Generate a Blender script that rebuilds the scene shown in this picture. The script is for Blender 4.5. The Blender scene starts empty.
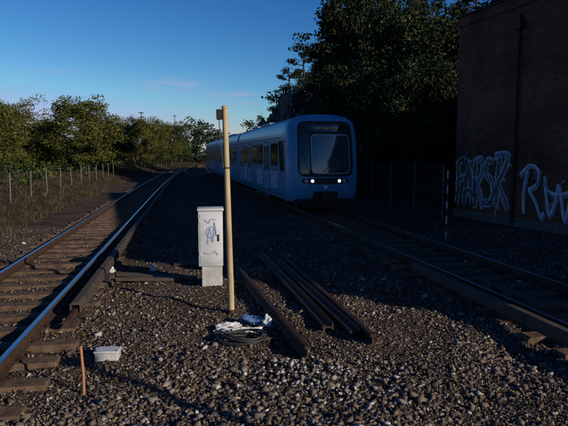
import bpy, math, random, bmesh
import numpy as np
from mathutils import Vector, Matrix, noise
random.seed(7); rng=np.random.default_rng(7)
D=bpy.data; C=bpy.context
def link(o,parent=None):
    C.scene.collection.objects.link(o)
    if parent is not None: o.parent=parent
    return o
def empty(name,loc=(0,0,0),rz=0):
    e=D.objects.new(name,None); e.empty_display_size=.2; e.location=loc; e.rotation_euler=(0,0,rz); return link(e)
# ---------------------------------------------------------------- materials
def mat(name,col=(.5,.5,.5),rough=.8,metal=0,spec=.5,emis=None,es=0):
    m=D.materials.new(name); m.use_nodes=True; b=m.node_tree.nodes['Principled BSDF']
    b.inputs['Base Color'].default_value=(*col,1); b.inputs['Roughness'].default_value=rough
    b.inputs['Metallic'].default_value=metal; b.inputs['Specular IOR Level'].default_value=spec
    if emis: b.inputs['Emission Color'].default_value=(*emis,1); b.inputs['Emission Strength'].default_value=es
    return m
def N(m,t,**k):
    n=m.node_tree.nodes.new(t)
    for a,v in k.items(): setattr(n,a,v)
    return n
def L(m,a,b): m.node_tree.links.new(a,b)
def ramp(m,stops,fac):
    r=N(m,'ShaderNodeValToRGB'); e=r.color_ramp.elements
    while len(e)<len(stops): e.new(.5)
    for i,(p,c) in enumerate(stops): e[i].position=p; e[i].color=(*c,1)
    L(m,fac,r.inputs[0]); return r
def noisy(name,c1,c2,scale=5,rough=.8,metal=0,bump=.2,bscale=30,spec=.4,stretch=(1,1,1),dist=.02):
    m=mat(name,c1,rough,metal,spec); b=m.node_tree.nodes['Principled BSDF']
    tc=N(m,'ShaderNodeTexCoord'); mp=N(m,'ShaderNodeMapping'); mp.inputs['Scale'].default_value=stretch
    L(m,tc.outputs['Object'],mp.inputs[0])
    n=N(m,'ShaderNodeTexNoise'); n.inputs['Scale'].default_value=scale; n.inputs['Detail'].default_value=5; n.inputs['Roughness'].default_value=.65
    L(m,mp.outputs[0],n.inputs['Vector'])
    r=ramp(m,[(.33,c1),(.67,c2)],n.outputs['Fac']); L(m,r.outputs[0],b.inputs['Base Color'])
    n2=N(m,'ShaderNodeTexNoise'); n2.inputs['Scale'].default_value=bscale; n2.inputs['Detail'].default_value=3
    L(m,mp.outputs[0],n2.inputs['Vector'])
    bp=N(m,'ShaderNodeBump'); bp.inputs['Strength'].default_value=bump; bp.inputs['Distance'].default_value=dist
    L(m,n2.outputs['Fac'],bp.inputs['Height']); L(m,bp.outputs[0],b.inputs['Normal'])
    return m
def island(name,stops,rough=.8,trans=0):
    m=mat(name,(.1,.1,.1),rough,0,.2); b=m.node_tree.nodes['Principled BSDF']
    g=N(m,'ShaderNodeNewGeometry'); fac=g.outputs['Random Per Island']
    r=ramp(m,stops,fac); L(m,r.outputs[0],b.inputs['Base Color'])
    if trans:
        t=N(m,'ShaderNodeBsdfTranslucent'); L(m,r.outputs[0],t.inputs[0]); mix=N(m,'ShaderNodeMixShader'); mix.inputs[0].default_value=trans
        L(m,b.outputs[0],mix.inputs[1]); L(m,t.outputs[0],mix.inputs[2]); L(m,mix.outputs[0],m.node_tree.nodes['Material Output'].inputs[0])
    return m
M_railtop=noisy('rail_running_surface',(.45,.43,.42),(.6,.58,.56),20,.25,1,.05)
M_rust=noisy('rusty_rail_steel',(.03,.015,.010),(.065,.034,.02),9,.8,.2,.3)
M_rust2=noisy('old_dark_steel',(.018,.013,.011),(.055,.03,.02),5,.65,.4,.3)
M_sleeper=noisy('sleeper_timber',(.045,.03,.02),(.14,.092,.062),6,.9,0,.6,25,.2)
M_cover=noisy('third_rail_cover',(.025,.02,.017),(.07,.055,.042),5,.8,0,.3)
M_black=noisy('black_rubber',(.012,.012,.013),(.025,.025,.025),8,.6,0,.1)
M_dark=noisy('underframe_grime',(.010,.009,.009),(.025,.022,.02),5,.8,0,.2)
M_blue=noisy('train_blue_paint',(.055,.22,.39),(.07,.25,.44),1.3,.3,0,.02,8,.5)
M_blue2=noisy('train_light_blue_paint',(.10,.32,.50),(.11,.35,.54),1.3,.3,0,.02,8,.5)
M_roof=noisy('train_roof_grey',(.13,.19,.23),(.19,.25,.29),2,.6,0,.1)
M_glass=mat('tinted_glass',(.012,.016,.02),.06,0,.8)
M_shield=mat('windscreen_glass',(.03,.045,.06),.08,0,1.0)
M_lamp=mat('headlight_lens',(.9,.9,.8),.3,emis=(1,.93,.78),es=1.6)
M_lampd=mat('marker_light_lens',(.4,.4,.4),.2)
M_amber=mat('destination_dots',(.3,.15,.02),.5,emis=(1,.6,.25),es=.03)
M_white=noisy('white_enamel',(.50,.51,.51),(.64,.64,.63),4,.5,0,.05)
M_silver=noisy('louvre_white',(.45,.48,.5),(.6,.62,.63),4,.5)
M_cab=noisy('cabinet_grey_white',(.34,.37,.39),(.52,.54,.55),3,.55,0,.1,20)
M_conc=noisy('concrete_plinth',(.28,.28,.27),(.46,.45,.43),5,.9,0,.4)
M_concd=noisy('dirty_concrete',(.06,.055,.05),(.14,.13,.12),5,.9,0,.4)
M_pole=noisy('pole_yellowed_paint',(.26,.20,.11),(.47,.38,.22),5,.65,0,.15,20,.3,(1,1,.25))
M_stake=noisy('stake_orange_wood',(.28,.12,.06),(.38,.18,.09),8,.85)
M_plank=noisy('weathered_plank',(.04,.03,.024),(.11,.088,.07),7,.9,0,.4,stretch=(1,6,6))
M_ink=mat('blue_marker_ink',(.10,.17,.42),.6)
M_gw=noisy('graffiti_white_paint',(.30,.36,.42),(.52,.58,.63),2.2,.75,0,.05)
M_gb=noisy('graffiti_pale_blue',(.09,.12,.17),(.22,.28,.36),2.2,.75,0,.05)
M_gk=mat('graffiti_black_paint',(.015,.015,.02),.7)
M_bag=noisy('plastic_bag_film',(.40,.43,.47),(.62,.63,.65),6,.35,0,.3,14)
M_bagb=noisy('blue_tarp_film',(.05,.12,.28),(.12,.22,.40),6,.4,0,.3,14)
M_bark=noisy('bark',(.03,.022,.016),(.07,.048,.034),6,.95,0,.8,12,.2,(1,1,.25))
M_rock=noisy('grey_rock_face',(.06,.055,.05),(.20,.185,.17),.7,.95,0,1,2.5,.2,(1,1,1),.4)
M_fence=noisy('dull_galvanised_wire',(.07,.075,.07),(.15,.15,.15),8,.7,.2)
M_leafA=island('leaves_autumn_green',[(0,(.022,.038,.010)),(.45,(.065,.082,.016)),(.85,(.13,.13,.026)),(1,(.20,.145,.034))],.65,.15)
M_leafB=island('leaves_dark_green',[(0,(.010,.022,.007)),(.5,(.025,.044,.012)),(.88,(.055,.072,.016)),(1,(.11,.10,.022))],.7)
M_leafC=island('leaves_shaded_green',[(0,(.005,.012,.005)),(.6,(.014,.026,.008)),(.9,(.034,.046,.011)),(1,(.085,.085,.018))],.75)  # darkened copy of the green leaves, silhouette shade put into the colour
M_needle=island('pine_needles',[(0,(.005,.012,.006)),(.6,(.012,.022,.010)),(1,(.030,.037,.013))],.75)
M_grass=island('dry_grass',[(0,(.02,.02,.008)),(.5,(.05,.04,.018)),(1,(.12,.085,.042))],.85)
M_weed=island('green_weed',[(0,(.02,.035,.01)),(1,(.07,.085,.025))],.8)
M_fallen=island('fallen_leaf',[(0,(.12,.06,.02)),(.5,(.26,.15,.03)),(1,(.35,.26,.06))],.7)
M_stone=island('ballast_stone',[(0,(.032,.025,.021)),(.25,(.080,.058,.042)),(.45,(.10,.088,.080)),(.65,(.145,.104,.073)),(.88,(.17,.15,.13)),(.965,(.25,.22,.19)),(1,(.42,.40,.38))],.92)
M_stonel=island('pale_crushed_stone',[(0,(.10,.095,.085)),(.5,(.20,.19,.18)),(1,(.42,.41,.40))],.9)
# brick
M_brick=mat('dark_brick',(.1,.05,.03),.9,0,.15); b=M_brick.node_tree.nodes['Principled BSDF']
tc=N(M_brick,'ShaderNodeTexCoord'); sx=N(M_brick,'ShaderNodeSeparateXYZ'); cx=N(M_brick,'ShaderNodeCombineXYZ'); ad=N(M_brick,'ShaderNodeMath',operation='ADD')
L(M_brick,tc.outputs['Object'],sx.inputs[0]); L(M_brick,sx.outputs[0],ad.inputs[0]); L(M_brick,sx.outputs[1],ad.inputs[1])
L(M_brick,ad.outputs[0],cx.inputs[0]); L(M_brick,sx.outputs[2],cx.inputs[1])
bt=N(M_brick,'ShaderNodeTexBrick'); bt.inputs['Scale'].default_value=1; bt.inputs['Brick Width'].default_value=.26; bt.inputs['Row Height'].default_value=.078
bt.inputs['Mortar Size'].default_value=.009; bt.inputs['Color1'].default_value=(.24,.085,.045,1); bt.inputs['Color2'].default_value=(.13,.05,.03,1); bt.inputs['Mortar'].default_value=(.13,.105,.085,1)
L(M_brick,cx.outputs[0],bt.inputs['Vector'])
nz=N(M_brick,'ShaderNodeTexNoise'); nz.inputs['Scale'].default_value=.6; nz.inputs['Detail'].default_value=6; L(M_brick,tc.outputs['Object'],nz.inputs['Vector'])
mr=ramp(M_brick,[(.3,(.4,.4,.4)),(.7,(1,1,1))],nz.outputs['Fac']); mx=N(M_brick,'ShaderNodeMixRGB',blend_type='MULTIPLY'); mx.inputs[0].default_value=1
L(M_brick,bt.outputs['Color'],mx.inputs[1]); L(M_brick,mr.outputs[0],mx.inputs[2]); L(M_brick,mx.outputs[0],b.inputs['Base Color'])
bp=N(M_brick,'ShaderNodeBump'); bp.inputs['Strength'].default_value=.6; bp.inputs['Distance'].default_value=.01; bp.invert=True
L(M_brick,bt.outputs['Fac'],bp.inputs['Height']); L(M_brick,bp.outputs[0],b.inputs['Normal'])
# ---------------------------------------------------------------- mesh tools
def np_mesh(name,V,F,mats,midx=None,smooth=False):
    V=np.asarray(V,dtype=np.float32); F=np.asarray(F,dtype=np.int32); n=F.shape[1]
    me=D.meshes.new(name); me.vertices.add(len(V)); me.vertices.foreach_set('co',V.ravel())
    me.loops.add(F.size); me.loops.foreach_set('vertex_index',F.ravel())
    me.polygons.add(len(F)); me.polygons.foreach_set('loop_start',np.arange(len(F),dtype=np.int32)*n)
    if midx is not None: me.polygons.foreach_set('material_index',np.asarray(midx,dtype=np.int32))
    if smooth: me.polygons.foreach_set('use_smooth',np.ones(len(F),dtype=bool))
    for m in mats: me.materials.append(m)
    me.update(calc_edges=True); return me
class MB:
    def __init__(s): s.v=[]; s.f=[]; s.m=[]; s.mats=[]
    def mi(s,m):
        if m not in s.mats: s.mats.append(m)
        return s.mats.index(m)
    def add(s,V,F,m):
        o=len(s.v); s.v+= [tuple(p) for p in V]; k=s.mi(m)
        for f in F: s.f.append(tuple(i+o for i in f)); s.m.append(k)
    def box(s,a,b_,m,bev=0,rot=None,piv=None):
        x0,y0,z0=a; x1,y1,z1=b_
        if bev<=0:
            V=[(x0,y0,z0),(x1,y0,z0),(x1,y1,z0),(x0,y1,z0),(x0,y0,z1),(x1,y0,z1),(x1,y1,z1),(x0,y1,z1)]
            F=[(0,3,2,1),(4,5,6,7),(0,1,5,4),(1,2,6,5),(2,3,7,6),(3,0,4,7)]
        else:
            bm=bmesh.new(); bmesh.ops.create_cube(bm,size=1)
            for v in bm.verts: v.co=Vector(((x0+x1)/2+v.co.x*(x1-x0),(y0+y1)/2+v.co.y*(y1-y0),(z0+z1)/2+v.co.z*(z1-z0)))
            bmesh.ops.bevel(bm,geom=bm.edges[:],offset=bev,segments=2,affect='EDGES',profile=.5)
            bm.verts.index_update(); V=[v.co[:] for v in bm.verts]; F=[tuple(v.index for v in f.verts) for f in bm.faces]; bm.free()
        if rot is not None:
            p=Vector(piv or ((x0+x1)/2,(y0+y1)/2,(z0+z1)/2)); V=[tuple(rot@(Vector(v)-p)+p) for v in V]
        s.add(V,F,m)
    def tube(s,pts,rad,m,n=10,cap=True):
        pts=[Vector(p) for p in pts]; V=[];F=[]
        if not hasattr(rad,'__len__'): rad=[rad]*len(pts)
        for i,p in enumerate(pts):
            t=(pts[min(i+1,len(pts)-1)]-pts[max(i-1,0)]).normalized()
            u=t.cross(Vector((0,0,1)) if abs(t.z)<.9 else Vector((1,0,0))).normalized(); w=t.cross(u)
            for k in range(n):
                a=2*math.pi*k/n; V.append(p+(u*math.cos(a)+w*math.sin(a))*rad[i])
        for i in range(len(pts)-1):
            for k in range(n): F.append((i*n+k,i*n+(k+1)%n,(i+1)*n+(k+1)%n,(i+1)*n+k))
        if cap: F.append(tuple(range(n))[::-1]); F.append(tuple(range((len(pts)-1)*n,len(pts)*n)))
        s.add(V,F,m)
    def obj(s,name,parent=None,smooth=None,loc=None,rz=0):
        me=D.meshes.new(name); me.from_pydata(s.v,[],s.f)
        for m in s.mats: me.materials.append(m)
        me.polygons.foreach_set('material_index',s.m)
        if smooth is not None: me.polygons.foreach_set('use_smooth',[True]*len(s.f))
        me.update(); o=link(D.objects.new(name,me),parent)
        if smooth is not None: me.set_sharp_from_angle(angle=math.radians(smooth))
        if loc: o.location=loc
        o.rotation_euler=(0,0,rz); return o
# ---------------------------------------------------------------- track curves
yy=np.arange(-80,420,.5)
def curve(pts):
    p=np.array(pts); x=np.interp(yy,p[:,0],p[:,1]); k=np.ones(31)/31
    for _ in range(2): x=np.convolve(np.pad(x,15,mode='reflect',reflect_type='odd'),k,'valid')
    return x
XL=curve([(-80,10.7),(0,-2.84),(40,-9.6),(70,-14.2),(100,-17.6),(125,-18.8),(150,-17.5),(200,-8),(420,60)])
XR=curve([(-80,21.1),(0,5.9),(22,1.6),(35,-1.2),(50,-4.4),(70,-8.5),(90,-12.0),(110,-14.2),(130,-14.5),(155,-12),(200,-3),(420,65)])
def TL(y): return np.interp(y,yy,XL)
def TR(y): return np.interp(y,yy,XR)
def sst(a,b,x): t=np.clip((x-a)/(b-a),0,1); return t*t*(3-2*t)
def hgt(x,y):
    x=np.asarray(x,float); y=np.asarray(y,float)
    dR=x-TR(y); dL=TL(y)-x
    h=5.5*sst(4.8,20,dR)*sst(27,42,y)*(1-sst(110,150,y))
    h=np.maximum(h,6*sst(27,45,x)*sst(-10,5,y))
    h=h+.75*sst(2.6,6,dL)*sst(8,18,y)
    return h
# ---------------------------------------------------------------- ground
gx=np.unique(np.round(np.concatenate([[-900,-500,-300,-200,-150,-120],np.arange(-100,-12,2.),np.arange(-12,8,.11),np.arange(8,60,1.5),[70,90,120,200,400,900]]),3))
gy=np.unique(np.round(np.concatenate([[-300,-100,-60],np.arange(-40,3,3.),np.arange(3,18,.11),np.arange(18,40,.5),np.arange(40,160,2.),[170,190,220,260,320,400,600,1000,1800]]),3))
GX,GY=np.meshgrid(gx,gy); H=hgt(GX,GY)
near=(GX>-12)&(GX<8)&(GY>3)&(GY<18)
def und(x,y): return .02*np.sin(x*2.1+1)*np.sin(y*1.7)+.018*np.sin(x*4.3-y*3.1)
H=H+np.where(near,rng.normal(0,.007,GX.shape)+und(GX,GY),0)
H=H+np.where(~near&(np.abs(GX)<60)&(GX-TR(GY)>5)&(GY>26),rng.normal(0,.12,GX.shape),0)
nx,ny=len(gx),len(gy)
V=np.stack([GX,GY,H],-1).reshape(-1,3); idx=np.arange(nx*ny).reshape(ny,nx)
F=np.stack([idx[:-1,:-1],idx[:-1,1:],idx[1:,1:],idx[1:,:-1]],-1).reshape(-1,4)
M_ground=mat('ballast_and_grass_ground',(.1,.1,.1),.95,0,.1); b=M_ground.node_tree.nodes['Principled BSDF']
tc=N(M_ground,'ShaderNodeTexCoord'); vo=N(M_ground,'ShaderNodeTexVoronoi'); vo.inputs['Scale'].default_value=34; L(M_ground,tc.outputs['Object'],vo.inputs['Vector'])
r1=ramp(M_ground,[(0,(.024,.018,.013)),(.4,(.066,.048,.035)),(.75,(.11,.082,.06)),(1,(.18,.15,.125))],vo.outputs['Color'])
n1=N(M_ground,'ShaderNodeTexNoise'); n1.inputs['Scale'].default_value=.8; n1.inputs['Detail'].default_value=6; L(M_ground,tc.outputs['Object'],n1.inputs['Vector'])
r2=ramp(M_ground,[(.35,(.5,.45,.4)),(.65,(1,1,1))],n1.outputs['Fac']); mm=N(M_ground,'ShaderNodeMixRGB',blend_type='MULTIPLY'); mm.inputs[0].default_value=1
L(M_ground,r1.outputs[0],mm.inputs[1]); L(M_ground,r2.outputs[0],mm.inputs[2])
n3=N(M_ground,'ShaderNodeTexNoise'); n3.inputs['Scale'].default_value=2.5; n3.inputs['Detail'].default_value=6; L(M_ground,tc.outputs['Object'],n3.inputs['Vector'])
r3=ramp(M_ground,[(.3,(.02,.018,.008)),(.5,(.042,.034,.017)),(.7,(.08,.06,.032))],n3.outputs['Fac'])
at=N(M_ground,'ShaderNodeAttribute',attribute_name='grassy'); m3=N(M_ground,'ShaderNodeMixRGB')
L(M_ground,at.outputs['Fac'],m3.inputs[0]); L(M_ground,mm.outputs[0],m3.inputs[1]); L(M_ground,r3.outputs[0],m3.inputs[2]); L(M_ground,m3.outputs[0],b.inputs['Base Color'])
bp=N(M_ground,'ShaderNodeBump'); bp.inputs['Strength'].default_value=1; bp.inputs['Distance'].default_value=.025; bp.invert=True
L(M_ground,vo.outputs['Distance'],bp.inputs['Height']); L(M_ground,bp.outputs[0],b.inputs['Normal'])
me=np_mesh('ground',V,F,[M_ground],smooth=True)
g=me.attributes.new('grassy','FLOAT','POINT')
gm=np.maximum(sst(2.7,3.6,TL(GY)-GX+rng.normal(0,.15,GX.shape)),sst(5.,6.5,GX-TR(GY))*sst(24,27,GY))
g.data.foreach_set('value',gm.reshape(-1).astype(np.float32))
link(D.objects.new('ground',me))
# ---------------------------------------------------------------- gravel stones
cub=np.array([(-1,-1,-1),(1,-1,-1),(1,1,-1),(-1,1,-1),(-1,-1,1),(1,-1,1),(1,1,1),(-1,1,1)])*.62
cubf=np.array([(0,3,2,1),(4,5,6,7),(0,1,5,4),(1,2,6,5),(2,3,7,6),(3,0,4,7)])
cubt=np.concatenate([cubf[:,[0,1,2]],cubf[:,[0,2,3]]])
def stones(name,P,S,m):
    n=len(P); V=cub[None]+rng.normal(0,.27,(n,8,3))
    sc=rng.uniform(.45,1.2,(n,1,3)); V=V*sc
    A=rng.normal(size=(n,3,3)); Q=np.linalg.qr(A)[0]; V=np.einsum('nij,nkj->nki',Q,V)
    V[:,:,2]*=.8; V=V*S[:,None,None]+P[:,None,:]
    Fs=(cubt[None]+np.arange(n)[:,None,None]*8).reshape(-1,3)
    link(D.objects.new(name,np_mesh(name,V.reshape(-1,3),Fs,[m])))
n=135000
y=4.0+14*rng.random(n)**1.8; x=rng.uniform(-1,1,n)*(.58*y+.6)
S=np.clip(rng.lognormal(math.log(.0138),.5,n),.005,.055)
keep=np.ones(n,bool)
for T in (TL,TR):
    d=np.abs(x-T(y)); keep&=~((d>.66)&(d<.84)); keep&=~((d<1.3)&(rng.random(n)<.35))
fine=(np.sin(x*1.3+y*.9)+np.sin(x*.7-y*1.9+2)+rng.normal(0,.3,n)>.4)|((x<-.6)&(y>6.8)&(rng.random(n)<.7)); S=np.where(fine,S*.68,S)
x,y,S=x[keep],y[keep],S[keep]
z=und(x,y)+hgt(x,y)+S*.25
stones('gravel',np.stack([x,y,z],-1),S,M_stone)
n=230; a=rng.normal(.35,.45,n); bb=rng.normal(5.75,.38,n); S=rng.uniform(.010,.036,n)
stones('crushed_stone_pile',np.stack([a,bb,S*.5+.02+.03*np.exp(-((a-.3)**2/.15+(bb-5.75)**2/.12))],-1),S,M_stonel)
# ---------------------------------------------------------------- rail tracks
prof=[(-.065,0),(.065,0),(.065,.012),(.012,.03),(.010,.112),(.036,.122),(.036,.148),(.028,.152),(-.028,.152),(-.036,.148),(-.036,.122),(-.010,.112),(-.012,.03),(-.065,.012)]
def sweep(mb,T,off,prof,z0,y0,y1,step,mfun):
    ys=np.arange(y0,y1+.01,step); n=len(prof); V=[]
    for yv in ys:
        x0=float(T(yv)); tx=float(T(yv+.5)-T(yv-.5)); ln=math.hypot(tx,1); nxn,nyn=1/ln,-tx/ln
        for (u,w) in prof: V.append((x0+(off+u)*nxn,yv+(off+u)*nyn,z0+w))
    for k in range(n):
        F=[(i*n+k,i*n+(k+1)%n,(i+1)*n+(k+1)%n,(i+1)*n+k) for i in range(len(ys)-1)]
        o=len(mb.v)
        if k==0: base=o; mb.v+=V
        kk=mb.mi(mfun(k))
        for f in F: mb.f.append(tuple(j+base for j in f)); mb.m.append(kk)
    for e in (tuple(range(n)),tuple(range((len(ys)-1)*n,len(ys)*n))[::-1]): mb.f.append(tuple(j+base for j in e)); mb.m.append(mb.mi(mfun(1)))
def track(T,tr):
    e=empty('railway_track'); 
    mb=MB()
    for s in (-1,1): sweep(mb,T,s*.7535,prof,.05,-20,190,1,lambda k:M_railtop if k in (6,7,8) else M_rust)
    mb.obj('rails',e)
    mb=MB(); yv=-18.
    while yv<150:
        x0=float(T(yv)); a=math.atan(-float(T(yv+.5)-T(yv-.5)))
        R=Matrix.Rotation(a+random.uniform(-.015,.015),3,'Z'); l=1.3+random.uniform(-.07,.07); zt=.06+random.uniform(-.012,.0)
        mb.box((x0-l,yv-.12,-.1),(x0+l,yv+.12,zt),M_sleeper,.012 if yv<25 else 0,rot=R,piv=(x0,yv,0)); 
        if yv<30:
            for s in (-1,1):
                for q in (-.11,.11):
                    c=Vector((s*.7535+q,0,0)); c=R@c; mb.box((x0+c.x-.03,yv+c.y-.04,.04),(x0+c.x+.03,yv+c.y+.04,.085),M_rust)
        yv+=.65+random.uniform(-.03,.03)
    mb.obj('sleepers',e)
    for off,a0,a1 in tr:
        mb=MB(); pr=[(-.075,.10),(-.075,.22),(-.05,.25),(.05,.25),(.075,.22),(.075,.10),(.06,.10),(.06,.215),(-.06,.215),(-.06,.10)][::-1]
        sweep(mb,T,off,pr,.05,a0,a1,1,lambda k:M_cover)
        sweep(mb,T,off,[(-.03,.08),(.03,.08),(.03,.15),(-.03,.15)],.05,a0-.6,a1,1,lambda k:M_rust)
        q=a0+.4
        while q<a1:
            x0=float(T(q))+off; mb.box((x0-.10,q-.06,0.0),(x0+.10,q+.06,.13),M_dark); q+=2.6
        mb.obj('third_rail',e)
track(TL,[(1.15,7.6,120)])
track(TR,[(-1.18,-10,11.6)])
# ---------------------------------------------------------------- TRAIN
train=empty('metro_train')
pts=[(1.22,.34),(1.36,.40),(1.435,.62),(1.45,.9),(1.45,1.5),(1.45,2.1),(1.45,2.75),(1.44,3.05),(1.39,3.32),(1.27,3.54),(1.02,3.69),(.65,3.76),(.3,3.79)]
ring=pts+[(-x,z) for x,z in pts[::-1]]
def yf(x,z): return .30*(abs(x)/1.3)**2.6+.40*max(0,(z-1.5)/2.2)**1.6+.10*max(0,(.9-z)/.6)
def body(length,front):
    mb=MB(); n=len(ring); V=[]
    st=[]
    cz=1.9
    if front:
        for s in (.02,.3,.6,.86): st.append([(x*s,yf(x*s,cz+(z-cz)*s),cz+(z-cz)*s) for x,z in ring])
        for s,dy in ((.94,.03),(.98,.09),(1.0,.22)):
            st.append([(x*s,yf(x*s,cz+(z-cz)*s)+dy,cz+(z-cz)*s) for x,z in ring])
        st.append([(x,1.6,z) for x,z in ring])
    else:
        for s in (.02,.6,.94): st.append([(x*s,0.0,cz+(z-cz)*s) for x,z in ring])
        st.append([(x,.05,z) for x,z in ring])
    for q in np.arange(3,length-.5,2): st.append([(x,float(q),z) for x,z in ring])
    st.append([(x,length-.05,z) for x,z in ring])
    for s in (.94,.6,.02): st.append([(x*s,length,cz+(z-cz)*s) for x,z in ring])
    for r in st: V+=r
    FB=[];FR=[]
    for i in range(len(st)-1):
        for k in range(n):
            f=(i*n+k,i*n+(k+1)%n,(i+1)*n+(k+1)%n,(i+1)*n+k)
            (FR if (9<=k<=15 and i>=(6 if front else 0)) else FB).append(f)
    mb.add(V,FB,M_blue); 
    k=mb.mi(M_roof)
    for f in FR: mb.f.append(f); mb.m.append(k)
    return mb
def sidepanel(mb,ya,yb,za,zb,m,off=.006,r=.06,slant=0):
    for s in (-1,1):
        c=[]
        for (qy,qz,a0) in ((yb-r,zb-r,0),(ya+r,zb-r,90),(ya+r,za+r,180),(yb-r,za+r,270)):
            for j in range(4):
                a=math.radians(a0+j*30); c.append((qy+r*math.cos(a),qz+r*math.sin(a)))
        V=[(s*(1.45+off),yv+slant*(zv-za),zv) for yv,zv in c]; V2=[(s*1.44,yv,zv) for _,yv,zv in V]
        n=len(V); Fs=[tuple(range(n)) if s>0 else tuple(range(n))[::-1]]
        Fs+=[(i,(i+1)%n,n+(i+1)%n,n+i) for i in range(n)]
        mb.add(V+V2,Fs,m)
def conform(mb,cx_,cz_,w,h,m,off,p=5,n=48,rings=8,top=1.0):
    V=[];F=[]
    for i in range(rings+1):
        s=i/rings if i else .001
        for k in range(n):
            a=2*math.pi*k/n; ca,sa=math.cos(a),math.sin(a)
            q=(abs(ca)**p+abs(sa)**p)**(-1/p)
            zz=cz_+s*h/2*q*sa; tp=1-(1-top)*(q*sa*s+1)/2
            xx=cx_+s*w/2*q*ca*tp
            V.append((xx,yf(xx,zz)-off,zz))
    for k in range(n):
        x_,y_,z_=V[rings*n+k]; V.append((x_,y_+off+.03,z_))
    for i in range(rings+1):
        for k in range(n): F.append((i*n+k,i*n+(k+1)%n,(i+1)*n+(k+1)%n,(i+1)*n+k))
    mb.add(V,F,m)
BL=15.2; Z0=.20
def T_d(y): return TR(y+.25)*2-TR(y-.25)*2
def along(y0,d):
    y_=y0; s=0
    while s<d: y_+=.05; s+=.05*math.hypot(1,float(T_d(y_)))
    return y_
ya=21.6
for ci in range(3):
    yb=along(ya,BL); p0=Vector((float(TR(ya)),ya,0)); p1=Vector((float(TR(yb)),yb,0)); d=p1-p0
    rz=math.atan2(-d.x,d.y)
    mb=body(BL,ci==0)
    o=mb.obj('car_body',train,35); o.location=(p0.x,p0.y,Z0); o.rotation_euler=(0,0,rz)
    mb=MB()
    lay=[('w',2.3,3.9),('d',4.3,5.6),('w',6.0,7.6),('w',7.75,9.2),('d',9.6,10.9),('w',11.3,12.8),('d',13.1,14.4)]
    if ci: lay=[('w',.6,2.1),('d',2.5,3.8),('w',4.2,5.9),('w',6.05,7.6),('d',8.0,9.3),('w',9.7,11.2),('d',11.6,12.9),('w',13.2,14.6)]
    for k,a0,a1 in lay:
        if k=='w':
            sidepanel(mb,a0,a1,1.72,2.72,M_black,.005,.1); sidepanel(mb,a0+.05,a1-.05,1.77,2.67,M_glass,.009,.08)
        else:
            sidepanel(mb,a0-.04,a1+.04,.62,2.82,M_black,.004,.08)
            mid=(a0+a1)/2
            for u0,u1 in ((a0,mid-.012),(mid+.012,a1)):
                sidepanel(mb,u0,u1,.66,2.78,M_blue2,.010,.05); sidepanel(mb,u0+.12,u1-.12,1.5,2.62,M_glass,.014,.07)
    if ci==0:
        sidepanel(mb,.90,1.85,1.50,2.80,M_black,.006,.12,.28); sidepanel(mb,.98,1.77,1.58,2.72,M_glass,.010,.1,.28)
    for a0,a1 in ([(2.35,3.9),(6.1,7.7),(11.4,12.7)] if ci==0 else [(4.3,5.9),(9.8,11.1)]):
        for q in range(7):
            sidepanel(mb,a0,a1,.80+q*.105,.85+q*.105,M_silver,.012,.02)
    for s in (-1,1):
        mb.box((s*1.445-.008,1.7 if ci==0 else .1,2.90),(s*1.445+.008,BL-.1,2.925),M_dark); mb.box((s*1.45-.012,1.2 if ci==0 else .1,.56),(s*1.45+.012,BL-.1,.585),M_dark)
    for a0,a1 in ((8,10.5),(12,13.6)): mb.box((-.75,a0,3.72),(.75,a1,3.88),M_roof,.04)
    o=mb.obj('side_windows_and_doors',train); o.location=(p0.x,p0.y,Z0); o.rotation_euler=(0,0,rz)
    mb=MB()
    for by in ((2.6,12.6) if ci!=1 else (2.4,12.8)):
        for s in (-1,1):
            mb.box((s*1.02-.08,by-1.5,.32),(s*1.02+.08,by+1.5,.52),M_dark,.02)
            for w in (-1,1):
                yc=by+w*1.0
                mb.tube([(s*.68,yc,.43),(s*.82,yc,.43)],.43,M_rust2,24); mb.tube([(s*.82,yc,.43),(s*1.14,yc,.43)],.13,M_dark,12)
        mb.box((-.9,by-.25,.3),(.9,by+.25,.55),M_dark)
    for a0,a1 in ((5.2,7.0),(7.4,9.8)): mb.box((-1.25,a0,.16),(1.25,a1,.5),M_dark,.03)
    mb.box((-1.1,.9 if ci==0 else .1,.42),(1.1,BL-.1,.62),M_dark)
    if ci<2:
        for q in range(6): mb.box((-1.3,BL+.02+q*.1,.5),(1.3,BL+.09+q*.1,3.55),M_black,.03)
        mb.box((-1.2,BL,.55),(1.2,BL+.62,3.45),M_black)
    o=mb.obj('bogies_and_underframe',train); o.location=(p0.x,p0.y,Z0); o.rotation_euler=(0,0,rz)
    if ci==0:
        mb=MB(); LZ=1.20
        conform(mb,.04,2.44,2.26,2.16,M_black,.008,9,64,10,.97)
        conform(mb,-.82,2.24,.38,1.52,M_glass,.016,8)
        conform(mb,.22,2.24,1.58,1.52,M_silver,.012,11,64)
        conform(mb,.22,2.24,1.53,1.47,M_shield,.018,11,64)
        conform(mb,0.04,3.24,1.6,.24,M_glass,.016,8)
        for i in range(13): 
            if i not in (4,9): mb.box((-.44+i*.075,yf(-.44+i*.075,3.24)-.03,3.21),(-.39+i*.075,yf(-.36+i*.075,3.24)-.012,3.27),M_amber)
        conform(mb,0,LZ,1.86,.22,M_black,.012,5)
        for s in (-1,1):
            for q,mm_,rr in ((.54,M_lamp,.06),(.76,M_lampd,.05)):
                yc=yf(s*q,LZ); mb.tube([(s*q,yc+.02,LZ),(s*q,yc-.025,LZ)],rr+.02,M_silver,20); mb.tube([(s*q,yc-.02,LZ),(s*q,yc-.032,LZ)],rr,mm_,20)
        conform(mb,-.02,.96,.16,.16,M_silver,.012,2,24,3)
        conform(mb,0,.60,1.0,.40,M_dark,.012,6)
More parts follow.
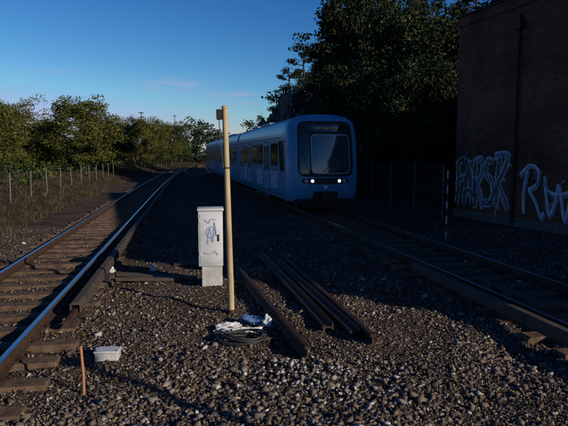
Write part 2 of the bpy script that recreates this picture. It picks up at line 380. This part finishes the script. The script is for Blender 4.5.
        mb.box((-.16,-.45,.52),(.16,.3,.74),M_rust2,.03); mb.box((-.24,-.62,.46),(.24,-.42,.80),M_rust2,.04); mb.tube([(0,-.66,.63),(0,-.6,.63)],.10,M_dark,16)
        mb.box((-1.2,.12,.28),(1.2,.42,.5),M_dark,.04)
        mb.box((-.9,.25,.12),(.9,.33,.34),M_dark,.02)
        for xa,xb in ((-.1,.55),(-.66,-.9)):
            mb.tube([(xa,yf(xa,1.6)-.04,1.54),((xa+xb)/2,yf(xb,1.95)-.05,1.9),(xb,yf(xb,2.35)-.04,2.3)],.012,M_black,6)
        for s in (-1,1):
            mb.tube([(s*1.40,.75,2.75),(s*1.62,.62,2.72),(s*1.62,.62,2.62)],.015,M_black,6); mb.box((s*1.62-.05,.60,2.2),(s*1.62+.05,.66,2.66),M_black,.015)
        o=mb.obj('cab_front',train,40); o.location=(p0.x,p0.y,Z0); o.rotation_euler=(0,0,rz)
    ya=along(yb,.65)
# ---------------------------------------------------------------- brick building
bld=empty('brick_building',(6.75,22,0),math.atan2(-.951,.309))
W,Dp,HH=23.6,11,7.6
mb=MB(); mb.box((0,0,-.3),(W,Dp,HH-.35),M_brick); mb.obj('walls',bld)
mb=MB(); mb.box((-.06,-.06,HH-.35),(W+.06,Dp+.06,HH-.02),M_brick); mb.box((-.12,-.12,HH-.02),(W+.12,Dp+.12,HH+.06),M_dark,.02); mb.obj('parapet_and_roof',bld)
mb=MB(); mb.box((-.04,-.04,-.3),(W+.04,-.003,.3),M_concd); mb.obj('plinth',bld)
mb=MB(); mb.tube([(3.37,-.09,.1),(3.37,-.09,6.6),(3.37,-.03,7.0)],.055,M_rust2,10)
for q in (.9,2.7,4.5,6.2): mb.box((3.28,-.155,q),(3.46,0,q+.05),M_dark)
mb.box((3.2,-.2,6.5),(3.54,-.01,6.8),M_rust2,.02); mb.obj('drainpipe',bld)
mb=MB()
for q in (9,13,17,21):
    mb.box((q-.7,-.01,2.6),(q+.7,.02,4.2),M_glass); mb.box((q-.8,-.06,2.48),(q+.8,-.012,2.6),M_conc)
    for a0,a1,c0,c1 in ((q-.76,q-.7,2.6,4.26),(q+.7,q+.76,2.6,4.26),(q-.7,q+.7,4.2,4.26)): mb.box((a0,-.04,c0),(a1,-.003,c1),M_dark)
mb.obj('windows',bld)
def cat(P,n=8):
    P=[np.array(p,float) for p in P]; P=[2*P[0]-P[1]]+P+[2*P[-1]-P[-2]]; out=[]
    for i in range(1,len(P)-2):
        for k in range(n):
            t=k/n; out.append(.5*((2*P[i])+(-P[i-1]+P[i+1])*t+(2*P[i-1]-5*P[i]+4*P[i+1]-P[i+2])*t*t+(-P[i-1]+3*P[i]-3*P[i+1]+P[i+2])*t**3))
    out.append(P[-2]); return out
gcount=[0]
def stroke(mb,P,w,m,const=0,vary=.0,n=8,end=.3):
    Q=cat(P,n); gcount[0]+=1; base=.004+gcount[0]*.0006
    V=[]
    for i,p in enumerate(Q):
        t=Q[min(i+1,len(Q)-1)]-Q[max(i-1,0)]; t=t/(np.linalg.norm(t)+1e-9); nn=np.array([-t[1],t[0]])
        ww=w*(.5 if 0<i<len(Q)-1 else end)*(1+vary*math.sin(i*1.3+gcount[0]))
        for s in (-1,1):
            q=p+nn*ww*s; V.append((q[0],const-base-i*.00001,q[1]))
    F=[(2*i,2*i+1,2*i+3,2*i+2) for i in range(len(Q)-1)]
    mb.add(V,F,m)
mb=MB(); rs=random.Random(5)
S1=[[(.15,.55),(.22,1.2),(.18,2.1)],[(.05,2.0),(.45,2.2),(.80,2.05),(.62,1.85)],[(.2,1.45),(.55,1.55),(.62,1.35)],
    [(.62,.5),(.70,1.2),(.85,1.95),(1.0,1.3),(1.08,.55)],[(.6,1.05),(.95,1.1),(1.25,1.0)],
    [(1.25,2.2),(1.22,1.4),(1.3,.65),(1.12,.5)],[(1.15,2.1),(1.5,2.25),(1.68,1.9),(1.5,1.5),(1.28,1.42)],[(1.35,1.42),(1.55,1.0),(1.78,.45)],
    [(2.3,2.15),(1.95,2.2),(1.85,1.75),(2.15,1.5),(2.3,1.1),(2.1,.65),(1.75,.75)],
    [(2.5,.5),(2.48,1.3),(2.58,2.3)],[(3.0,2.25),(2.75,1.75),(2.52,1.4),(2.8,1.0),(3.1,.5)],[(2.3,2.35),(2.8,2.42),(3.12,2.3)]]
for P in S1: stroke(mb,P,.27,M_gw,vary=.12,n=5,end=.42)
for P in S1: stroke(mb,P,.17,M_gb if rs.random()<.5 else M_concd,vary=.15,n=5,end=.36)
for P in S1[::2]: stroke(mb,[(a-.05,c+.05) for a,c in P],.035,M_gw,vary=.3)
for i in range(30):
    a0=rs.uniform(.1,3.0); c0=rs.uniform(.5,2.35); a=rs.uniform(0,6.28); l=rs.uniform(.15,.45)
    stroke(mb,[(a0,c0),(a0+l*.5*math.cos(a)+.03,c0+l*.5*math.sin(a)),(a0+l*math.cos(a),c0+l*math.sin(a))],.05,(M_gk,M_gw,M_gb)[i%3],vary=.3)
tag=[[(3.85,.5),(3.82,1.2),(3.98,1.95)],[(3.62,1.75),(4.05,2.08),(4.42,1.95),(4.4,1.5),(4.02,1.28)],[(4.05,1.28),(4.35,.95),(4.62,.45),(4.75,.62)],
     [(4.72,1.75),(4.82,1.1),(4.98,.55),(5.2,1.0),(5.3,1.5),(5.45,.95),(5.6,.45),(5.8,1.2),(6.05,2.0)],[(4.9,1.3),(5.3,1.2),(5.9,1.35)],[(6.4,.5),(6.5,1.3),(6.9,1.9),(7.2,1.4),(6.7,1.1),(7.3,.5)]]
for P in tag: stroke(mb,[(a+.05,c-.06) for a,c in P],.15,M_gb,vary=.1)
for P in tag: stroke(mb,P,.08,M_gw,vary=.15)
for i in range(12):
    a0=rs.uniform(3.7,6.6); c0=rs.uniform(.4,1.9); stroke(mb,[(a0,c0),(a0+rs.uniform(-.2,.2),c0+rs.uniform(-.2,.2)),(a0+rs.uniform(-.3,.3),c0+rs.uniform(-.3,.3))],.03,M_gb,vary=.3)
mb.obj('graffiti',bld)
# ---------------------------------------------------------------- utility cabinet
cab=empty('utility_cabinet',(-1.34,10.1,0),math.radians(8))
mb=MB(); mb.box((-.17,-.16,-.05),(.20,.17,.40),M_conc,.012); mb.obj('plinth',cab)
mb=MB(); mb.box((-.225,-.19,.40),(.215,.2,1.40),M_cab,.012); mb.box((-.195,-.198,.45),(.185,-.191,1.34),M_cab,.003); mb.box((.12,-.215,.86),(.15,-.199,.98),M_dark,.004)
mb.box((-.24,-.215,1.402),(.235,.22,1.45),M_cab,.015)
for q in (.6,1.2): mb.box((-.215,-.21,q),(-.197,-.192,q+.08),M_conc)
mb.obj('body',cab,40)
mb=MB(); c=[(.08*math.cos(a)+.0,1.02+.10*math.sin(a)) for a in np.linspace(0,6.6,14)]
gcount[0]=0
stroke(mb,c,.010,M_ink,const=-.1985); stroke(mb,[(-.07,.80),(-.02,1.1),(.03,.84),(.06,1.2),(.10,.95)],.010,M_ink,const=-.1985); stroke(mb,[(-.14,.66),(-.02,.62),(.06,.68),(.12,.6)],.008,M_ink,const=-.1985)
stroke(mb,[(-.12,1.25),(-.04,1.19),(.0,1.26),(.1,1.24)],.008,M_ink,const=-.1985)
mb.obj('marker_scribble',cab)
# ---------------------------------------------------------------- pole
pole=empty('signal_pole',(-.80,8.3,0)); pole.rotation_euler=(0,math.radians(-1.3),0)
mb=MB(); mb.tube([(0,0,-.1),(0,0,.5),(0,0,1.8),(0,0,3.08)],[.048,.046,.043,.041],M_pole,20); mb.tube([(0,0,3.08),(0,0,3.11),(0,0,3.125)],[.05,.05,.03],M_pole,20)
mb.tube([(0,0,0.0),(0,0,.06)],.066,M_rust2,20)
mb.tube([(0,0,2.2),(0,0,2.22)],.0455,M_rust2,20)
mb.obj('shaft',pole,40)
mb=MB(); mb.box((-.125,-.04,2.92),(-.044,.04,3.07),M_dark,.008); mb.tube([(-.09,0,2.92),(-.07,-.03,2.5),(-.048,-.033,2.2)],.007,M_black,6); mb.obj('terminal_box',pole)
# ---------------------------------------------------------------- loose steel rails
def loose(p0,p1,roll,z):
    p0=Vector((*p0,z)); p1=Vector((*p1,z)); d=(p1-p0); ln=d.length
    mb=MB(); V=[];n=len(prof)
    for i in range(9):
        for u,w in prof:
            a=roll; ww=w-.075; V.append((u*math.cos(a)-ww*math.sin(a),i*ln/8,u*math.sin(a)+ww*math.cos(a)))
    F=[(i*n+k,i*n+(k+1)%n,(i+1)*n+(k+1)%n,(i+1)*n+k) for i in range(8) for k in range(n)]+[tuple(range(n)),tuple(range(8*n,9*n))[::-1]]
    mb.add(V,F,M_rust2); o=mb.obj('steel_rail'); o.location=p0; o.rotation_euler=(0,0,math.atan2(-d.x,d.y))
loose((.28,6.35),(-.95,11.2),0,.085); loose((.60,7.35),(-.52,12.8),math.pi/2,.075); loose((1.12,6.8),(.0,12.3),0,.085); loose((.94,7.1),(-.16,12.1),math.pi/2,.075)
# ---------------------------------------------------------------- coil, bags, box, stake, planks
mb=MB(); rs=random.Random(3)
for j in range(7):
    r=.17+.11*rs.random(); ph=rs.random()*6; cxx,cyy=rs.uniform(-.05,.05),rs.uniform(-.05,.05)
    P=[(cxx+r*math.cos(a)*1.15,cyy+r*math.sin(a)*(.85+.1*math.sin(ph)),.03+.014*j+.02*math.sin(2*a+ph)) for a in np.linspace(0,2*math.pi,30)]
    mb.tube(P,.013,M_black,6)
mb.tube([(.27,0,.03),(.4,.1,.03),(.5,-.02,.05),(.62,.02,.03)],.012,M_black,6); mb.tube([(-.25,.02,.03),(-.36,.2,.03),(-.30,.45,.04),(-.1,.55,.05)],.012,M_black,6)
mb.obj('cable_coil',None,40,(-.54,6.95,0))
def bag(name,loc,s,m,seed,rz=0):
    bm=bmesh.new(); bmesh.ops.create_icosphere(bm,subdivisions=5,radius=1)
    for v in bm.verts:
        q=v.co*1.6+Vector((seed,seed*2,0)); f=1+.75*(noise.noise(q))+.40*abs(noise.noise(q*2.6))-.30*abs(noise.noise(q*5))+.12*noise.noise(q*11)
        v.co=Vector((v.co.x*s[0]*f,v.co.y*s[1]*f,max(v.co.z*f,-.3)*s[2]))
    me=D.meshes.new(name); bm.to_mesh(me); bm.free(); me.materials.append(m); o=link(D.objects.new(name,me)); o.location=loc; o.rotation_euler=(0,0,rz); return o
bag('plastic_bag',(-.78,7.5,.03),(.15,.09,.06),M_bag,1,.5); bag('plastic_bag',(-.44,7.75,.04),(.17,.08,.07),M_bagb,2.4,-.3); bag('plastic_bag',(-.55,7.3,.03),(.20,.05,.05),M_bag,4.1,.3); bag('plastic_bag',(-.24,7.62,.03),(.06,.05,.10),M_bag,5.5)
bag('plastic_bag',(-3.55,11.2,.02),(.07,.05,.11),M_bag,7.7); bag('plastic_bag',(-2.72,11.4,.03),(.06,.04,.08),M_bag,9.2)
jb=empty('junction_box',(-2.09,6.4,0),math.radians(4)); mb=MB()
mb.box((-.135,-.09,-.02),(.135,.09,.085),M_conc,.01); mb.obj('base',jb); mb=MB(); mb.box((-.145,-.10,.087),(.145,.10,.115),M_cab,.012)
for u in (-.12,.12):
    for w in (-.075,.075): mb.tube([(u,w,.114),(u,w,.122)],.01,M_dark,8)
mb.obj('lid',jb)
mb=MB(); mb.tube([(0,0,-.1),(.004,0,.2),(-.012,0,.485),(-.012,0,.50)],[.016,.015,.014,.010],M_stake,6); mb.obj('wooden_stake',None,None,(-2.02,5.4,0))
for (a,b_,w) in (((-3.3,10.9),(-1.7,10.55),.09),((-3.2,10.45),(-2.0,10.45),.07),((4.1,8.6),(3.75,10.2),.10),((-2.4,11.9),(-1.75,12.1),.1)):
    d=Vector(b_)-Vector(a); mb=MB(); mb.box((0,-w,0),(d.length,w,.05),M_plank,.008); mb.obj('wooden_plank',None,None,(a[0],a[1],.02),math.atan2(d.y,d.x))
lp=empty('platform_lamp_post',(5.6,.28,0)); mb=MB(); mb.tube([(0,0,0),(0,0,3.4)],[.07,.05],M_fence,14); mb.box((-.16,-.1,3.38),(.16,.1,3.5),M_dark,.02); mb.box((-.12,-.12,0),(.12,.12,.06),M_conc,.01); mb.obj('post',lp)
mp=empty('marker_post',(4.7,16,0)); mb=MB()
for i in range(9): mb.tube([(0,0,i*.22-.02),(0,0,(i+1)*.22-.02)],.024,M_black if i%2 else M_conc,12)
mb.obj('striped_shaft',mp)
# ---------------------------------------------------------------- fences
fe=empty('chain_link_fence'); mb=MB(); P=[]
for yv in np.arange(21.2,75,2.5): P.append((float(TR(yv))+4.35,yv,float(hgt(float(TR(yv))+4.35,yv))))
for p in P: mb.tube([(p[0],p[1],p[2]-.2),(p[0],p[1],p[2]+2.05)],.03,M_fence,8)
for a,b_ in zip(P[:-1],P[1:]):
    a=Vector(a);b_=Vector(b_)
    for q in (.1,1.05,2.0): mb.tube([a+Vector((0,0,q)),b_+Vector((0,0,q))],.008,M_fence,4,False)
    if a.y<45:
        nn=20
        for i in range(-16,nn):
            for s in (0,1):
                t0=max(0,i/nn); t1=min(1,(i+16)/nn); h0=(t0*nn-i)/16*1.9+.1; h1=(t1*nn-i)/16*1.9+.1
                if t1<=t0: continue
                if s: t0,t1=1-t0,1-t1
                mb.tube([a.lerp(b_,t0)+Vector((0,0,h0)),a.lerp(b_,t1)+Vector((0,0,h1))],.003,M_fence,3,False)
mb.obj('posts_and_mesh',fe)
fe=empty('wire_fence'); mb=MB(); P=[]
for yv in np.arange(8,110,3.): xx=float(TL(yv))-4.6; P.append(Vector((xx,yv,float(hgt(xx,yv)))))
for p in P: mb.tube([p-Vector((0,0,.2)),p+Vector((random.uniform(-.04,.04),0,1.2))],.03,M_fence,7)
for a,b_ in zip(P[:-1],P[1:]):
    for q in (.35,.7,1.0,1.15): mb.tube([a+Vector((0,0,q)),b_+Vector((0,0,q))],.005,M_rust,4,False)
mb.obj('posts_and_wires',fe)
# ---------------------------------------------------------------- rock outcrop beside the line
bm=bmesh.new(); bmesh.ops.create_icosphere(bm,subdivisions=5,radius=1)
for v in bm.verts:
    q=v.co*1.4; f=1+.22*noise.noise(q)+.10*noise.cell(q*3.2)+.07*abs(noise.noise(q*5))
    v.co=Vector((v.co.x*4.6*f,v.co.y*8*f,v.co.z*7.8*f))
me=D.meshes.new('rock_outcrop'); bm.to_mesh(me); bm.free(); me.materials.append(M_rock); o=link(D.objects.new('rock_outcrop',me)); o.location=(2.0,57,.2)
# ---------------------------------------------------------------- vegetation
def leaves(cent,rad,per,size,flat=.8):
    n=len(cent)*per; c=np.repeat(cent,per,0); r=np.repeat(rad,per)[:,None]
    d=rng.normal(size=(n,3)); d/=np.linalg.norm(d,axis=1)[:,None]; d*=rng.random((n,1))**.45; d[:,2]*=flat
    p=c+d*r; u=rng.normal(size=(n,3)); u/=np.linalg.norm(u,axis=1)[:,None]; w=np.cross(u,rng.normal(size=(n,3))); w/=np.linalg.norm(w,axis=1)[:,None]
    s=size*rng.uniform(.6,1.4,(n,1)); u*=s; w*=s*.6
    V=np.stack([p-u,p-w*.9,p+u,p+w*.9],1).reshape(-1,3); return V,np.arange(n*4).reshape(-1,4)
def tubes(list_):
    Vs=[];Fs=[];o=0;n=7
    for pts_,rr in list_:
        pts_=[Vector(p) for p in pts_]
        for i,p in enumerate(pts_):
            t=(pts_[min(i+1,len(pts_)-1)]-pts_[max(i-1,0)]).normalized(); u=t.cross(Vector((.3,1,.1))).normalized(); w=t.cross(u)
            for k in range(n): a=2*math.pi*k/n; Vs.append((p+(u*math.cos(a)+w*math.sin(a))*rr[i])[:])
        for i in range(len(pts_)-1):
            for k in range(n): Fs.append((o+i*n+k,o+i*n+(k+1)%n,o+(i+1)*n+(k+1)%n,o+(i+1)*n+k))
        o+=len(pts_)*n
    return np.array(Vs),np.array(Fs)
def tree_mesh(name,kind,seed,lm=None):
    random.seed(seed); tb=[]; cent=[];rad=[]
    if kind=='dec':
        top=(random.uniform(-.4,.4),random.uniform(-.4,.4),8.6)
        tb.append(([(0,0,-.4),(.1,0,1.2),(.0,.15,3),(top[0]*.6,top[1]*.6,6),top],[.30,.22,.18,.10,.03]))
        for i in range(36):
            z0=random.uniform(.5,7.0); a=random.random()*6.28; prof_=math.sin(math.pi*min(1,max(0,(z0+.6)/9.6))**.8); R=3.5*prof_*random.uniform(.75,1.05)+.6; z1=z0+random.uniform(.2,1.7)
            e=(R*math.cos(a),R*math.sin(a),z1); mid=(R*.5*math.cos(a+.15),R*.5*math.sin(a+.15),z0+(z1-z0)*.65)
            tb.append(([(0,0,z0),mid,e],[.08,.05,.015]))
            for q in range(6):
                f=random.uniform(.4,1.03); cent.append((e[0]*f+random.gauss(0,.4),e[1]*f+random.gauss(0,.4),z0+(z1-z0)*f+random.gauss(0,.4))); rad.append(random.uniform(.5,1.05))
        for q in range(24): cent.append((random.gauss(top[0],1.4),random.gauss(top[1],1.4),random.uniform(6.8,9.0))); rad.append(random.uniform(.45,.95))
        V,F_=leaves(np.array(cent),np.array(rad),82,.105)
    elif kind=='pine':
        tb.append(([(0,0,-.6),(.08,.05,3),(-.05,.1,6),(.1,0,8.5),(.1,0,9.8)],[.22,.17,.13,.07,.02]))
        for i in range(30):
            z0=random.uniform(3.2,9.4); a=random.random()*6.28; R=(2.1*(1-(z0-3.2)/7.5)+.5)*random.uniform(.5,1.15); z1=z0+random.uniform(-.1,.7)
            e=(R*math.cos(a),R*math.sin(a),z1); tb.append(([(0,0,z0),(e[0]*.5,e[1]*.5,z0+.1),e],[.05,.035,.012]))
            for q in range(4):
                f=random.uniform(.45,1.1); cent.append((e[0]*f+random.gauss(0,.2),e[1]*f+random.gauss(0,.2),z0+(z1-z0)*f+random.gauss(0,.18))); rad.append(random.uniform(.28,.6))
        V,F_=leaves(np.array(cent),np.array(rad),60,.08,.55); lm=M_needle
    else:
        tb.append(([(0,0,-.6),(0,0,5),(0,0,10)],[.2,.12,.01]))
        for i in range(190):
            z0=.8+9.1*(i/190)+random.uniform(-.15,.15); R0=2.1*(1-z0/10.3)+.12
            a=random.random()*6.28; R=R0*random.uniform(.5,1.2); e=(R*math.cos(a),R*math.sin(a),z0-R*.32); tb.append(([(0,0,z0),(e[0]*.5,e[1]*.5,z0-.05*R),e],[.03,.02,.006]))
            for f in (.35,.65,.95): cent.append((e[0]*f,e[1]*f,z0-R*.32*f)); rad.append(.18+.2*R0*.6)
        V,F_=leaves(np.array(cent),np.array(rad),18,.085,.7); lm=M_needle
    Vt,Ft=tubes(tb); Va=np.concatenate([Vt,V]); Fa=np.concatenate([Ft,F_+len(Vt)])
    return np_mesh(name,Va,Fa,[M_bark,lm],np.concatenate([np.zeros(len(Ft)),np.ones(len(F_))]))
DA=[tree_mesh('autumn_tree_%d'%i,'dec',i,M_leafA) for i in (1,2,3)]
DG=[tree_mesh('leafy_tree_%d'%i,'dec',i,M_leafB) for i in (4,5)]
DH=[tree_mesh('hill_tree_%d'%i,'dec',i,M_leafC) for i in (10,11)]
PI=[tree_mesh('pine_a','pine',6),tree_mesh('pine_b','pine',7)]
SP=[tree_mesh('spruce_a','sp',8),tree_mesh('spruce_b','sp',9)]
def tree(name,me,x,y,top,wid=1.):
    z=float(hgt(x,y)); s=(top-z)/9.5; o=link(D.objects.new(name,me)); o.location=(x,y,z-.05); o.scale=(s*wid,s*wid,s); o.rotation_euler=(0,0,random.random()*6.28)
random.seed(11)
for i,(px,d,top,w) in enumerate([(-10,50,7.4,1.1),(26,55,7.8,1.05),(56,62,7.0,.8),(83,54,8.1,1.2),(110,62,7.0,.95),(138,78,8.0,.9),(122,90,7.6,1.1),(157,95,8.6,1.0),(172,112,9.5,1.0),(44,75,6.6,1.0),(8,70,8.2,1.1),(95,85,8.0,1.0)]):
    tree('deciduous_tree',(DA+DG)[i%5] if i not in (1,3,2) else DA[i%3],(px-284)/557*d,d,top,w*1.15)
R_=[(290,68,12.5,PI,1.0),(304,66,14.0,PI,1.1),(316,54,13.2,PI,.9),(330,46,14.2,SP,1.2),(345,44,16,PI,1.2),(365,43,16.5,DH,.6),(382,46,17,PI,1.2),(398,40,13.6,DH,.8),(414,46,16,SP,1.3),(428,38,12.2,DG,1.0),(446,36,11.8,DH,.9),(455,42,14.5,PI,1.2),(470,40,14,PI,1.1),
 (262,90,9.0,PI,.9),(276,78,11.0,PI,1.0),(322,70,15.5,PI,1.2),(352,55,18,SP,1.4),(342,42,8.5,DH,.7),(358,38,9.0,DH,.9),(380,36,8.5,DH,1.0),(402,33,8.0,DH,1.0),(430,31,7.5,DH,1.0),(452,30,7.0,DH,.9)]
for px,d,top,ms,w in R_: tree('pine_tree' if ms is PI else 'spruce_tree' if ms is SP else 'deciduous_tree',random.choice(ms),(px-284)/557*d,d,top,w)
cnt=0
while cnt<32:
    x=random.uniform(20,55); y=random.uniform(-4,75)
    if y<-.75*x+19 or (x<25 and y<24): continue
    cnt+=1
    ms,nm=random.choice([(PI,'pine_tree'),(SP,'spruce_tree'),(DH,'deciduous_tree')]); tree(nm,random.choice(ms),x,y,float(hgt(x,y))+random.uniform(12,17),1.4)
for i in range(14):
    y=random.uniform(70,115); x=float(TR(y))+random.uniform(13,35); ms,nm=random.choice([(PI,'pine_tree'),(DH,'deciduous_tree')]); tree(nm,random.choice(ms),x,y,float(hgt(x,y))+random.uniform(5,8),1.2)
c=[];r=[]
for i in range(380):
    y=random.uniform(25,90); x=float(TR(y))+random.uniform(5.0,14); c.append((x,y,float(hgt(x,y))+random.uniform(.1,1.3))); r.append(random.uniform(.5,1.1))
for i in range(60):
    y=random.uniform(22.8,27); x=random.uniform(7.2,14); c.append((x,y,random.uniform(.2,1.6))); r.append(random.uniform(.4,.8))
V,F_=leaves(np.array(c),np.array(r),50,.11); link(D.objects.new('undergrowth',np_mesh('undergrowth',V,F_,[M_leafB])))
c=[];r=[]
for i in range(260):
    y=random.uniform(30,120); x=float(TL(y))-random.uniform(6,16); c.append((x,y,float(hgt(x,y))+random.uniform(.0,.9)*min(1,y/60))); r.append(random.uniform(.4,.9))
V,F_=leaves(np.array(c),np.array(r),50,.12); link(D.objects.new('hedge',np_mesh('hedge',V,F_,[M_leafB])))
c=[];r=[]
for i in range(1300):
    a=random.uniform(-.62,.16); d=random.uniform(135,170); x=a*d; 
    if abs(x-float(TR(d)))<3: continue
    top=(6.5+2*math.sin(x*.35)+1.5*math.sin(x*.9+1)) if a<-.2 else 9.3+1.5*math.sin(x*.5)
    c.append((x,d,random.uniform(.05,1)*top)); r.append(random.uniform(.9,1.7))
V,F_=leaves(np.array(c),np.array(r),55,.30); link(D.objects.new('distant_trees',np_mesh('distant_trees',V,F_,[M_leafC])))
def blades(name,x,y,h,w,m,lean=.1):
    n=len(x); a=rng.random(n)*6.28; z=hgt(x,y); lx=rng.normal(0,lean,n); ly=rng.normal(0,lean,n)
    P0=np.stack([x-np.cos(a)*w,y-np.sin(a)*w,z-.02],-1);P1=np.stack([x+np.cos(a)*w,y+np.sin(a)*w,z-.02],-1);P2=np.stack([x+lx,y+ly,z+h],-1)
    link(D.objects.new(name,np_mesh(name,np.stack([P0,P1,P2],1).reshape(-1,3),np.arange(n*3).reshape(-1,3),[m])))
n=42000; y=7+75*rng.random(n)**1.6; x=TL(y)-(2.7+rng.random(n)**1.3*9)
cl=np.sin(x*3.1)*np.sin(y*2.3+x)+rng.normal(0,.5,n); k=cl>.1; x,y=x[k],y[k]
blades('grass',x,y,rng.uniform(.05,.26,len(x)),.010+y*.0003,M_grass)
# weeds in the ballast and fallen leaves
cx_=[];cy_=[]
for i in range(46):
    yv=rng.uniform(4.6,15); xv=rng.choice([float(TL(yv))+rng.uniform(1.0,2.2),rng.uniform(-2,3.2),float(TR(yv))-rng.uniform(.9,1.9)]); k=rng.integers(8,26)
    cx_.append(rng.normal(xv,.05,k)); cy_.append(rng.normal(yv,.05,k))
x=np.concatenate(cx_); y=np.concatenate(cy_); blades('weeds',x,y,rng.uniform(.03,.10,len(x)),.006,M_weed,.05)
n=420; y=4.3+9*rng.random(n)**1.4; x=rng.uniform(-1,1,n)*.55*y; s=rng.uniform(.012,.026,n); a=rng.random(n)*6.28
Vv=[]
for t_ in ((1,0),(0,.6),(-1,0),(0,-.6)):
    Vv.append(np.stack([x+s*(t_[0]*np.cos(a)-t_[1]*np.sin(a)),y+s*(t_[0]*np.sin(a)+t_[1]*np.cos(a)),und(x,y)+.035+rng.uniform(-.006,.012,n)],-1))
link(D.objects.new('fallen_leaves',np_mesh('fallen_leaves',np.stack(Vv,1).reshape(-1,3),np.arange(n*4).reshape(-1,4),[M_fallen])))
for px,d,tp in ((143,84,8.6),(176,105,9.6)):
    e=empty('street_lamp',((px-284)/557*d,d,0)); mb=MB(); mb.tube([(0,0,0),(0,0,tp)],[.09,.05],M_dark,8); mb.box((-.35,-.12,tp),(.35,.12,tp+.12),M_dark,.02); mb.obj('mast_and_lamp',e)
# ---------------------------------------------------------------- light and sky
EL=math.radians(19); sd=Vector((.8*math.cos(EL),-.6*math.cos(EL),math.sin(EL)))
sun=D.lights.new('sun','SUN'); sun.energy=5; sun.angle=math.radians(.5); sun.color=(1,.86,.70); so=link(D.objects.new('sun',sun)); so.rotation_euler=sd.to_track_quat('Z','Y').to_euler(); so.location=(30,-22,25)
w=D.worlds.new('World'); C.scene.world=w; w.use_nodes=True; nt=w.node_tree; bg=nt.nodes['Background']; bg.inputs[1].default_value=.05
sk=nt.nodes.new('ShaderNodeTexSky'); sk.sky_type='NISHITA'; sk.sun_disc=False; sk.sun_elevation=EL; sk.sun_rotation=math.atan2(.8,-.6); sk.ozone_density=3; sk.air_density=1.0; sk.dust_density=.3; sk.altitude=300
def WN(t,**k):
    n=nt.nodes.new(t)
    for a,v in k.items(): setattr(n,a,v)
    return n
def MA(op,a,b_=None):
    n=WN('ShaderNodeMath',operation=op)
    for i,q in enumerate((a,b_)):
        if q is None: continue
        if isinstance(q,(int,float)): n.inputs[i].default_value=q
        else: nt.links.new(q,n.inputs[i])
    return n.outputs[0]
sr=WN('ShaderNodeSeparateColor'); nt.links.new(sk.outputs[0],sr.inputs[0]); cr=WN('ShaderNodeCombineColor')
for i,(g_,k_,mxv) in enumerate(((2.2,.22,9.),(1.65,.53,10.),(1.25,1.22,15.))):
    nt.links.new(MA('MINIMUM',MA('MULTIPLY',MA('POWER',sr.outputs[i],g_),k_),mxv),cr.inputs[i])
tc=WN('ShaderNodeTexCoord'); sp=WN('ShaderNodeSeparateXYZ'); nt.links.new(tc.outputs['Generated'],sp.inputs[0])
yv=MA('MAXIMUM',sp.outputs[1],.05); az=MA('DIVIDE',sp.outputs[0],yv); el=MA('DIVIDE',sp.outputs[2],yv)
cb=WN('ShaderNodeCombineXYZ'); nt.links.new(MA('MULTIPLY',az,22),cb.inputs[0]); nt.links.new(MA('MULTIPLY',el,90),cb.inputs[1])
nz=WN('ShaderNodeTexNoise'); nz.inputs['Scale'].default_value=1; nz.inputs['Detail'].default_value=8; nt.links.new(cb.outputs[0],nz.inputs['Vector'])
tot=None
for ca,ce,wa,we,am in ((-.195,.121,.045,.011,1.),(-.095,.106,.045,.005,.9),(-.09,.092,.04,.004,.8),(-.41,.145,.05,.005,.4)):
    q=MA('ADD',MA('POWER',MA('ABSOLUTE',MA('DIVIDE',MA('SUBTRACT',az,ca),wa)),2),MA('POWER',MA('ABSOLUTE',MA('DIVIDE',MA('SUBTRACT',el,ce),we)),2))
    gss=MA('MULTIPLY',MA('EXPONENT',MA('MULTIPLY',q,-1)),am); tot=gss if tot is None else MA('ADD',tot,gss)
nn=MA('MULTIPLY',MA('MAXIMUM',MA('SUBTRACT',nz.outputs['Fac'],.36),0),3.4)
msk=MA('MINIMUM',MA('MULTIPLY',tot,nn),.6)
mx=WN('ShaderNodeMixRGB'); nt.links.new(msk,mx.inputs[0]); nt.links.new(cr.outputs[0],mx.inputs[1]); mx.inputs[2].default_value=(7,8,12,1)
nt.links.new(mx.outputs[0],bg.inputs[0])
# ---------------------------------------------------------------- camera
cam=D.cameras.new('camera'); cam.lens=35.3; cam.sensor_width=36; cam.clip_end=3000; co=link(D.objects.new('camera',cam)); co.location=(0,0,2.4); co.rotation_euler=(math.radians(90-5.94),0,0); C.scene.camera=co
C.scene.view_settings.view_transform='Standard'; C.scene.view_settings.look='None'; C.scene.view_settings.exposure=0
